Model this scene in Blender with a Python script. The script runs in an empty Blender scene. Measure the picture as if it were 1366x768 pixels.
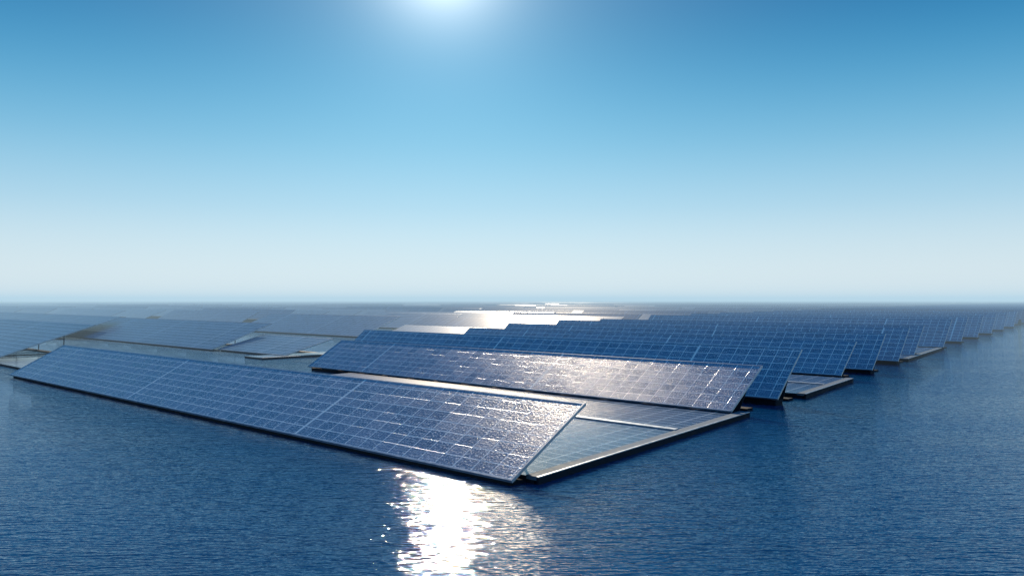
import bpy, math, random
from mathutils import Vector, Matrix
random.seed(7)
H=6.0
scene=bpy.context.scene
scene.view_settings.view_transform='Standard'
scene.view_settings.look='None'
scene.view_settings.exposure=0
SUN_EL=math.radians(23.7); SUN_AZ=math.radians(-5.0)
S=Vector((math.sin(SUN_AZ)*math.cos(SUN_EL),math.cos(SUN_AZ)*math.cos(SUN_EL),math.sin(SUN_EL)))

# ---------------- node helper
class NT:
    def __init__(s,tree): s.t=tree; s.n=tree.nodes; s.l=tree.links
    def new(s,typ,**kw):
        n=s.n.new(typ)
        for k,v in kw.items(): setattr(n,k,v)
        return n
    def put(s,sock,val):
        if isinstance(val,bpy.types.NodeSocket): s.l.new(val,sock)
        else: sock.default_value=val
    def m(s,op,a,b=None,c=None,clamp=False):
        n=s.new('ShaderNodeMath',operation=op); n.use_clamp=clamp
        s.put(n.inputs[0],a)
        if b is not None: s.put(n.inputs[1],b)
        if c is not None: s.put(n.inputs[2],c)
        return n.outputs[0]
    def mix(s,f,a,b,blend='MIX'):
        n=s.new('ShaderNodeMix',data_type='RGBA',blend_type=blend)
        s.put(n.inputs[0],f); s.put(n.inputs[6],a); s.put(n.inputs[7],b)
        return n.outputs[2]
    def ss(s,x,a,b,lo=0.0,hi=1.0):
        n=s.new('ShaderNodeMapRange',interpolation_type='SMOOTHSTEP')
        s.put(n.inputs[0],x); n.inputs[1].default_value=a; n.inputs[2].default_value=b
        n.inputs[3].default_value=lo; n.inputs[4].default_value=hi
        return n.outputs[0]
    def noise(s,vec,scale,detail=2,rough=.5,dist=0.0):
        n=s.new('ShaderNodeTexNoise'); s.l.new(vec,n.inputs['Vector'])
        n.inputs['Scale'].default_value=scale; n.inputs['Detail'].default_value=detail
        n.inputs['Roughness'].default_value=rough; n.inputs['Distortion'].default_value=dist
        return n.outputs[0]
    def mapping(s,vec,rot=(0,0,0),scale=(1,1,1)):
        n=s.new('ShaderNodeMapping'); s.l.new(vec,n.inputs[0])
        n.inputs['Rotation'].default_value=rot; n.inputs['Scale'].default_value=scale
        return n.outputs[0]
def mat(name):
    m=bpy.data.materials.new(name); m.use_nodes=True
    nt=NT(m.node_tree); b=m.node_tree.nodes['Principled BSDF']
    return m,nt,b
C=lambda r,g,b:(r,g,b,1)

# ---------------- world
w=bpy.data.worlds.new("World"); scene.world=w; w.use_nodes=True
nt=NT(w.node_tree); bg=w.node_tree.nodes['Background']
sky=nt.new('ShaderNodeTexSky',sky_type='NISHITA'); sky.sun_disc=False
sky.sun_elevation=SUN_EL; sky.sun_rotation=SUN_AZ
sky.air_density=1.0; sky.dust_density=0.0; sky.ozone_density=4.0; sky.altitude=0
tc=nt.new('ShaderNodeTexCoord'); d=tc.outputs['Generated']
sp=nt.new('ShaderNodeSeparateXYZ'); nt.l.new(d,sp.inputs[0])
el=nt.m('MULTIPLY',nt.m('ARCSINE',sp.outputs[2]),2/math.pi,clamp=True)
rp=nt.new('ShaderNodeValToRGB'); nt.l.new(el,rp.inputs[0]); cr=rp.color_ramp; cr.interpolation='B_SPLINE'
stops=[(0,(.70,.78,.82)),(3,(.62,.75,.81)),(6.5,(.40,.64,.79)),(11,(.17,.47,.69)),(16,(.04,.28,.53)),(21,(.004,.135,.35)),(35,(.012,.13,.36)),(90,(.02,.12,.34))]
while len(cr.elements)<len(stops): cr.elements.new(.5)
for e,(a,c) in zip(cr.elements,stops): e.position=a/90; e.color=(*c,1)
dp=nt.new('ShaderNodeVectorMath',operation='DOT_PRODUCT'); nt.l.new(d,dp.inputs[0]); dp.inputs[1].default_value=S
angd=nt.m('MULTIPLY',nt.m('ARCCOSINE',nt.m('MINIMUM',dp.outputs['Value'],.999999)),180/math.pi)
def lobe(wd,amp): return nt.m('MULTIPLY',nt.m('EXPONENT',nt.m('DIVIDE',angd,-wd)),amp)
def colscale(f,c):
    vm=nt.new('ShaderNodeVectorMath',operation='SCALE'); vm.inputs[0].default_value=c; nt.l.new(f,vm.inputs[3]); return vm.outputs[0]
def add(a,b):
    vm=nt.new('ShaderNodeVectorMath',operation='ADD'); nt.l.new(a,vm.inputs[0]); nt.l.new(b,vm.inputs[1]); return vm.outputs[0]
total=add(rp.outputs[0],colscale(lobe(10,1.0),(.28,.42,.42)))
total=add(total,colscale(lobe(1.9,1.0),(2.6,2.5,2.3)))
vm=nt.new('ShaderNodeVectorMath',operation='SCALE'); nt.l.new(sky.outputs[0],vm.inputs[0]); vm.inputs[3].default_value=.004
total=add(total,vm.outputs[0])
nt.l.new(total,bg.inputs[0]); bg.inputs[1].default_value=1.0

# ---------------- sun
sd=bpy.data.lights.new("sun",'SUN'); sd.energy=4.8; sd.angle=math.radians(.5); sd.color=(1,.83,.62)
so=bpy.data.objects.new("sun",sd); scene.collection.objects.link(so)
so.rotation_euler=S.to_track_quat('Z','Y').to_euler(); so.location=(0,0,60)

# ---------------- materials
def panel_material(name,flat=False,spec=.8,rough=.10,lw=1.0,lc=(.86,.9,.92),spk=.9,dark=0.0):
    m,n,b=mat(name)
    uv=n.new('ShaderNodeUVMap'); uv.uv_map="UVMap"
    sep=n.new('ShaderNodeSeparateXYZ'); n.l.new(uv.outputs[0],sep.inputs[0])
    u,v=sep.outputs[0],sep.outputs[1]
    def line(x,period,width):
        f=n.m('FRACT',n.m('DIVIDE',x,period))
        d=n.m('MULTIPLY',n.m('SUBTRACT',.5,n.m('ABSOLUTE',n.m('SUBTRACT',f,.5))),period)
        return n.m('LESS_THAN',d,width/2)
    CW,CH=0.90*lw,0.56*lw
    cellx=n.m('FLOOR',n.m('DIVIDE',u,CW)); celly=n.m('FLOOR',n.m('DIVIDE',v,CH))
    cx=n.new('ShaderNodeCombineXYZ'); n.l.new(cellx,cx.inputs[0]); n.l.new(celly,cx.inputs[1])
    wn=n.new('ShaderNodeTexWhiteNoise',noise_dimensions='2D'); n.l.new(cx.outputs[0],wn.inputs[0])
    rnd=wn.outputs[0]
    major=n.m('MAXIMUM',line(u,CW,.055*lw),line(v,CH,.055*lw))
    seam=line(u,18.0,.16)
    fine=n.m('MAXIMUM',line(u,CW/6,.015),line(v,CH/4,.015))
    base=n.mix(rnd,C(.020,.09,.19),C(.055,.165,.31))
    vor=n.new('ShaderNodeTexVoronoi'); n.l.new(uv.outputs[0],vor.inputs['Vector']); vor.inputs['Scale'].default_value=9
    vs=n.new('ShaderNodeSeparateColor'); n.l.new(vor.outputs['Color'],vs.inputs[0])
    base=n.mix(n.m('MULTIPLY',vs.outputs[0],.5),base,C(.13,.27,.43))
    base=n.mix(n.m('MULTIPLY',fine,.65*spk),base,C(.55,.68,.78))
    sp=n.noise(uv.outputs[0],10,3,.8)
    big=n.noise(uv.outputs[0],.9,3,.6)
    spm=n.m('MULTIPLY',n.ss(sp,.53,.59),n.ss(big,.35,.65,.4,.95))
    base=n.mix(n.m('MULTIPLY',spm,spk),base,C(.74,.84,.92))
    if dark: base=n.mix(dark,base,C(.01,.03,.07))
    brk=n.ss(n.noise(uv.outputs[0],2.2,3,.6),.33,.5,.6,1.0)
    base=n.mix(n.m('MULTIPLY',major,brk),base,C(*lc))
    base=n.mix(seam,base,C(*lc))
    n.l.new(base,b.inputs['Base Color'])
    if flat: b.inputs['Roughness'].default_value=rough
    else:
        r=n.m('ADD',.23,n.m('MULTIPLY',spm,.2)); n.l.new(n.m('ADD',r,n.m('MULTIPLY',rnd,.08)),b.inputs['Roughness'])
    b.inputs['IOR'].default_value=1.5
    b.inputs['Specular IOR Level'].default_value=spec
    bp=n.new('ShaderNodeBump'); bp.inputs['Strength'].default_value=.05 if flat else .62; bp.inputs['Distance'].default_value=.03
    n.l.new(n.m('ADD',n.noise(uv.outputs[0],12,3,.6),n.m('MULTIPLY',rnd,.3)),bp.inputs['Height'])
    n.l.new(bp.outputs[0],b.inputs['Normal'])
    return m
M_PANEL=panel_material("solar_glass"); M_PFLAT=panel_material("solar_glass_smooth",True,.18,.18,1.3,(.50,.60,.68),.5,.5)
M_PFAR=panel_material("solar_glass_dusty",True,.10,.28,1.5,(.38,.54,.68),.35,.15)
M_PGL=panel_material("solar_glass_glossy",True,.22,.30,1.5,(.6,.7,.78),.6)
def simple(name,c1,c2,rough,metal=0,scale=3,spec=.5):
    m,n,b=mat(name)
    g=n.new('ShaderNodeNewGeometry')
    f=n.noise(g.outputs['Position'],scale,4,.6)
    n.l.new(n.mix(n.ss(f,.3,.7),c1,c2),b.inputs['Base Color'])
    n.l.new(n.ss(f,.2,.8,rough*.8,rough*1.2),b.inputs['Roughness']); b.inputs['Metallic'].default_value=metal
    b.inputs['Specular IOR Level'].default_value=spec
    return m
M_ALU=simple("aluminium_frame",C(.36,.42,.48),C(.52,.58,.63),.4,.6)
M_DARK=simple("dark_float_plastic",C(.005,.010,.018),C(.012,.02,.032),.7,0,3,.15)
M_STEEL=simple("galvanised_steel",C(.05,.07,.09),C(.1,.12,.15),.5,.2)
M_WALK=simple("walkway_grating",C(.08,.14,.19),C(.15,.22,.29),.8,0,5,.2)
M_BACK=simple("panel_backsheet",C(.015,.025,.04),C(.025,.035,.05),.7,0,3,.2)
MATS=[M_PANEL,M_ALU,M_DARK,M_STEEL,M_WALK,M_BACK,M_PFLAT,M_PFAR,M_PGL]

class MB:
    def __init__(s): s.v=[];s.f=[];s.m=[];s.uv=[]
    def box(s,o,a,b,c,mi,top=None,uv0=(0,0)):
        i=len(s.v)
        for k in (0,1):
            for q in ((0,0),(1,0),(1,1),(0,1)):
                s.v.append(tuple(o+a*q[0]+b*q[1]+c*k))
        la,lb=a.length,b.length
        faces=[(0,3,2,1),(4,5,6,7),(0,1,5,4),(1,2,6,5),(2,3,7,6),(3,0,4,7)]
        flip = a.cross(b).dot(c)<0
        for j,f in enumerate(faces):
            uvs=[(0,0)]*4
            if j==1: uvs=[(uv0[0],uv0[1]),(uv0[0]+la,uv0[1]),(uv0[0]+la,uv0[1]+lb),(uv0[0],uv0[1]+lb)]
            ff=[i+x for x in f]
            if flip: ff=ff[::-1]; uvs=uvs[::-1]
            s.f.append(ff); s.uv.append(uvs); s.m.append(top if (j==1 and top is not None) else mi)
    def obj(s,name,parent=None):
        me=bpy.data.meshes.new(name); me.from_pydata(s.v,[],s.f)
        for m in MATS: me.materials.append(m)
        me.polygons.foreach_set('material_index',s.m)
        l=me.uv_layers.new(name="UVMap"); k=0
        for fu in s.uv:
            for x in fu: l.data[k].uv=x; k+=1
        me.update()
        ob=bpy.data.objects.new(name,me); scene.collection.objects.link(ob)
        if parent: ob.parent=parent
        return ob
Z=Vector((0,0,1))
def frame_dirs(ang):
    u=Vector((-math.sin(ang),math.cos(ang),0)); p=Vector((math.cos(ang),math.sin(ang),0)); return u,p

def slab(mb,o,u,L,sl,n,detail=True,uvo=0.0,top=0):
    th=.07; su=sl.normalized()
    mb.box(o,u*L,sl,n*th,5,top=top,uv0=(uvo,0))
    if detail:
        mb.box(o+n*(-.02)-su*.07,u*L,su*.068,n*(th+.03),1)
        mb.box(o+n*(-.02)+sl+su*.002,u*L,su*.068,n*(th+.03),1)
        mb.box(o+n*(-.02)-su*.07-u*.07,u*.068,sl+su*.14,n*(th+.035),1)
        mb.box(o+n*(-.02)-su*.07+u*(L+.002),u*.068,sl+su*.14,n*(th+.035),1)

def array(x,y,L,t,h,z0=.05,ang=46,shade_sheet=True,top=0,k0=3.0,dk=3.0,uvo=None,name="solar_panel_array"):
    u,p=frame_dirs(math.radians(ang))
    o=Vector((x*H,y*H,z0*H)); L*=H;t*=H;h*=H;z=z0*H
    root=bpy.data.objects.new(name,None); scene.collection.objects.link(root); root.location=(o.x,o.y,0)
    off=-Vector((o.x,o.y,0)); oo=o+off
    sl=p*t+Z*h; n=u.cross(sl); n=-n if n.z<0 else n; n.normalize()
    r_=random.randint(0,18)*.9+.45
    mb=MB(); slab(mb,oo,u,L,sl,n,True,uvo=uvo if uvo is not None else r_,top=top)
    mb.obj("panel_table",root)
    mb=MB()
    mb.box(oo+p*.12+Z*(-z-.25)+u*.15,u*(L-.3),p*.85,Z*(z+.25-.10),2)
    mb.box(oo+p*(t-.5)+Z*(-z-.25)+u*.6,u*(L-1.2),p*.7,Z*(.38),2)
    if shade_sheet:
        mb.box(oo+p*(t*.45)+Z*(-z+.1)+u*.35,u*(L-.7),p*(t*.5)+Z*(h*.9+z-.2),p*-.04,5)  # dark sheet added to stand in for the shade under the table
    mb.obj("pontoon",root)
    mb=MB()
    k=k0
    while k<L-.5:
        b=oo+u*k
        mb.box(b+p*(t-.22)+Z*(-z+.12),u*.08,p*.08,Z*(h+z-.23),3)
        mb.box(b+p*.9+Z*(-z+.10),u*.10,p*(t-1.2),Z*.12,3)
        mb.box(b+u*.11+p*.3-n*.16+Z*(h/t*.3),u*.10,sl*.9,n*.12,3)
        k+=dk
    mb.obj("support_frame",root)
    return root

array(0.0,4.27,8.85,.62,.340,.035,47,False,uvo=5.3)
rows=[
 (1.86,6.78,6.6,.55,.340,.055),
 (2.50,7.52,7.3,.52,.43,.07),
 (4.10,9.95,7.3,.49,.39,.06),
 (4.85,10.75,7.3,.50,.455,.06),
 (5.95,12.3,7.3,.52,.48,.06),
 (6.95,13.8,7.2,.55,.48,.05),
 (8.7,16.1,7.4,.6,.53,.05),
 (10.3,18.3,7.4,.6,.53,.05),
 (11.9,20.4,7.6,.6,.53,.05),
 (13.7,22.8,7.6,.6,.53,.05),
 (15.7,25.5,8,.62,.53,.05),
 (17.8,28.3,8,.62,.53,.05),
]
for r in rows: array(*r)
inner=[
 (-8.2,12.4,12,1.6,.54,.03),
 (-5.86,15.6,9.5,1.26,.47,.03),
 (-3.95,13.9,2.5,.95,.25,.03),
 (-3.95,20.9,6.9,1.28,.50,.04),
 (-2.5,26.0,4.0,1.18,.47,.04),
 (-11.5,20.2,12,1.5,.50,.04),
 (0.9,32.0,6,1.2,.44,.04,46,False,8,9.,9.),
 (-1.2,19.2,3.2,.8,.26,.03,46,False,8,9.,9.),
]
for r in inner: array(*(r if len(r)>6 else (*r,46,False,7,9.0,9.0)))

mb=MB()
ang=math.radians(46); u,p=frame_dirs(ang)
V=Vector((.6,.8,0)); O=Vector((0,4.4,0))
def far(a,b,L,t,h,top=7):
    P=(O+V*a+u*b)
    o=Vector((P.x*H,P.y*H,.05*H)); sl=p*(t*H)+Z*(h*H); n=u.cross(sl); n=-n if n.z<0 else n; n.normalize()
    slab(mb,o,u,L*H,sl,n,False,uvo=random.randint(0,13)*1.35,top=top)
    mb.box(o+p*.1-Z*.6,u*L*H,p*.8,Z*.5,2)
    mb.box(o+p*(t*H-.5)-Z*.6,u*L*H,p*.5,Z*(h*H*.5),2)
def inview(P,L):
    for s in (0,.5,1):
        q=P+u*L*s
        if q.y>0 and abs(q.x/q.y)<.95: return True
    return False
cols=[(0.0,8.4),(9.3,5.8),(16.6,9.5),(26.8,9.2),(36.5,9.5),(46.5,9.5),(56.5,10)]
b_=67
while b_<420: cols.append((b_,b_*.12+3.3)); b_+=b_*.12+4
for ci,(b0,L0) in enumerate(cols):
    a={0:33.5,1:12.0,2:17.8,3:13,4:9,5:5}.get(ci,2)
    while a<620:
        sp_=2.3 if ci==0 else 1.9
        sp_*= (1+ max(0,a-80)/110)
        P=O+V*a+u*b0
        if inview(P,L0) and random.random()>.05 and not (ci==2 and abs(a-21.3)<1.7):
            big=ci!=0
            lowtilt = big and random.random()<.35
            far(a+random.uniform(-.15,.15),b0+random.uniform(-.3,.3),L0*random.uniform(.9,1.0),
                (random.uniform(1.0,1.2) if lowtilt else random.uniform(.78,1.0)) if big else .65, (.43 if lowtilt else random.uniform(.44,.54)) if big else .55)
        a+=sp_
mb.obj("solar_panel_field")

def platform(x,y,du,dv,vang,z=.05,name="floating_platform",beam=None):
    u,p=frame_dirs(math.radians(46)); v=Vector((math.cos(math.radians(vang)),math.sin(math.radians(vang)),0))
    root=bpy.data.objects.new(name,None); scene.collection.objects.link(root); root.location=(x*H,y*H,0)
    o=Vector((0,0,0)); zz=z*H
    U=u*du*H; W=v*dv*H
    mb=MB(); mb.box(o-Z*.3,U,W,Z*(.3+zz-.12),2); mb.obj("hull",root)
    mb=MB()
    mb.box(o+u*.36+Z*(zz-.115),U-u*.36,W,Z*.10,5,top=6,uv0=(.3,.1)); mb.obj("flat_panels",root)
    mb=MB()
    mb.box(o-u*.10+Z*(zz-.118),u*.45,W,Z*.13,4)
    if beam:
        for bb in beam: mb.box(o+W*bb+u*.36+Z*(zz-.05),U*.9,v*.40,Z*.10,1)
    mb.obj("walkway",root)
    mb=MB()
    mb.box(o-u*.20-Z*.25,u*.097,W,Z*(.25+zz-.02),2)
    mb.box(o-u*.19+Z*(zz-.018),u*.085,W,Z*.035,1)
    mb.obj("edge_beam",root)
platform(.12,4.35,5.6,3.15,53,z=.04,beam=(.59,))
platform(2.95,8.1,4,2.0,54,beam=(.5,))
platform(6.4,12.95,4,3.6,54,beam=(.4,))
platform(-6.9,11.3,2.5,1.3,46,z=.03)
platform(-4.2,13.4,.6,2.3,46,z=.03)

# ---------------- water
def water():
    m,n,b=mat("water_surface")
    g=n.new('ShaderNodeNewGeometry'); pos=g.outputs['Position']
    patch=n.noise(n.mapping(pos,(0,0,math.radians(10)),(.3,1,1)),.12,3,.6,.5)
    n.l.new(n.mix(n.ss(patch,.35,.65),C(.0,.042,.135),C(.0,.065,.18)),b.inputs['Base Color'])
    b.inputs['Roughness'].default_value=.028
    b.inputs['IOR'].default_value=1.42
    b.inputs['Specular Tint'].default_value=C(.10,.68,1.0)
    p1=n.mapping(pos,(0,0,math.radians(14)),(.38,1.6,1)) 
    p2=n.mapping(pos,(0,0,math.radians(-20)),(.5,1.8,1))
    h=n.m('MULTIPLY',n.noise(p1,1.2,3,.55,.4),.058)
    h=n.m('ADD',h,n.m('MULTIPLY',n.noise(p2,3.2,2,.5,.3),.038))
    h=n.m('ADD',h,n.m('MULTIPLY',n.noise(p1,6.5,2,.5),.026))
    h=n.m('MULTIPLY',h,n.ss(patch,.3,.7,.8,1.2))
    bp=n.new('ShaderNodeBump'); bp.inputs['Strength'].default_value=1; bp.inputs['Distance'].default_value=1.0
    n.l.new(h,bp.inputs['Height']); n.l.new(bp.outputs[0],b.inputs['Normal'])
    me=bpy.data.meshes.new("water"); R=30000
    me.from_pydata([(-R,-200,0),(R,-200,0),(R,R,0),(-R,R,0)],[],[(0,1,2,3)]); me.materials.append(m)
    ob=bpy.data.objects.new("water",me); scene.collection.objects.link(ob)
water()

# ---------------- haze: homogeneous layer, its emission imitates sunlight scattered in the air
def haze():
    m=bpy.data.materials.new("haze_glow"); m.use_nodes=True; t=m.node_tree; t.nodes.clear()
    out=t.nodes.new('ShaderNodeOutputMaterial'); ab=t.nodes.new('ShaderNodeVolumeAbsorption'); em=t.nodes.new('ShaderNodeEmission'); ad=t.nodes.new('ShaderNodeAddShader')
    sg=.0017
    ab.inputs['Color'].default_value=(0,0,0,1); ab.inputs['Density'].default_value=sg
    em.inputs['Color'].default_value=(.48,.68,.81,1); em.inputs['Strength'].default_value=sg
    t.links.new(ab.outputs[0],ad.inputs[0]); t.links.new(em.outputs[0],ad.inputs[1]); t.links.new(ad.outputs[0],out.inputs['Volume'])
    mb=MB(); R=20000
    mb.box(Vector((-R,65,-.5)),Vector((2*R,0,0)),Vector((0,R,0)),Vector((0,0,12)),0)
    ob=mb.obj("haze"); ob.data.materials.clear(); ob.data.materials.append(m)
    ob.data.polygons.foreach_set('material_index',[0]*6)
haze()

# ---------------- camera
cd=bpy.data.cameras.new("camera"); cd.lens=28; cd.sensor_width=36; cd.clip_end=100000; cd.clip_start=.1
co=bpy.data.objects.new("camera",cd); scene.collection.objects.link(co)
co.location=(0,0,H); co.rotation_euler=(math.radians(90+.863),0,0)
scene.camera=co
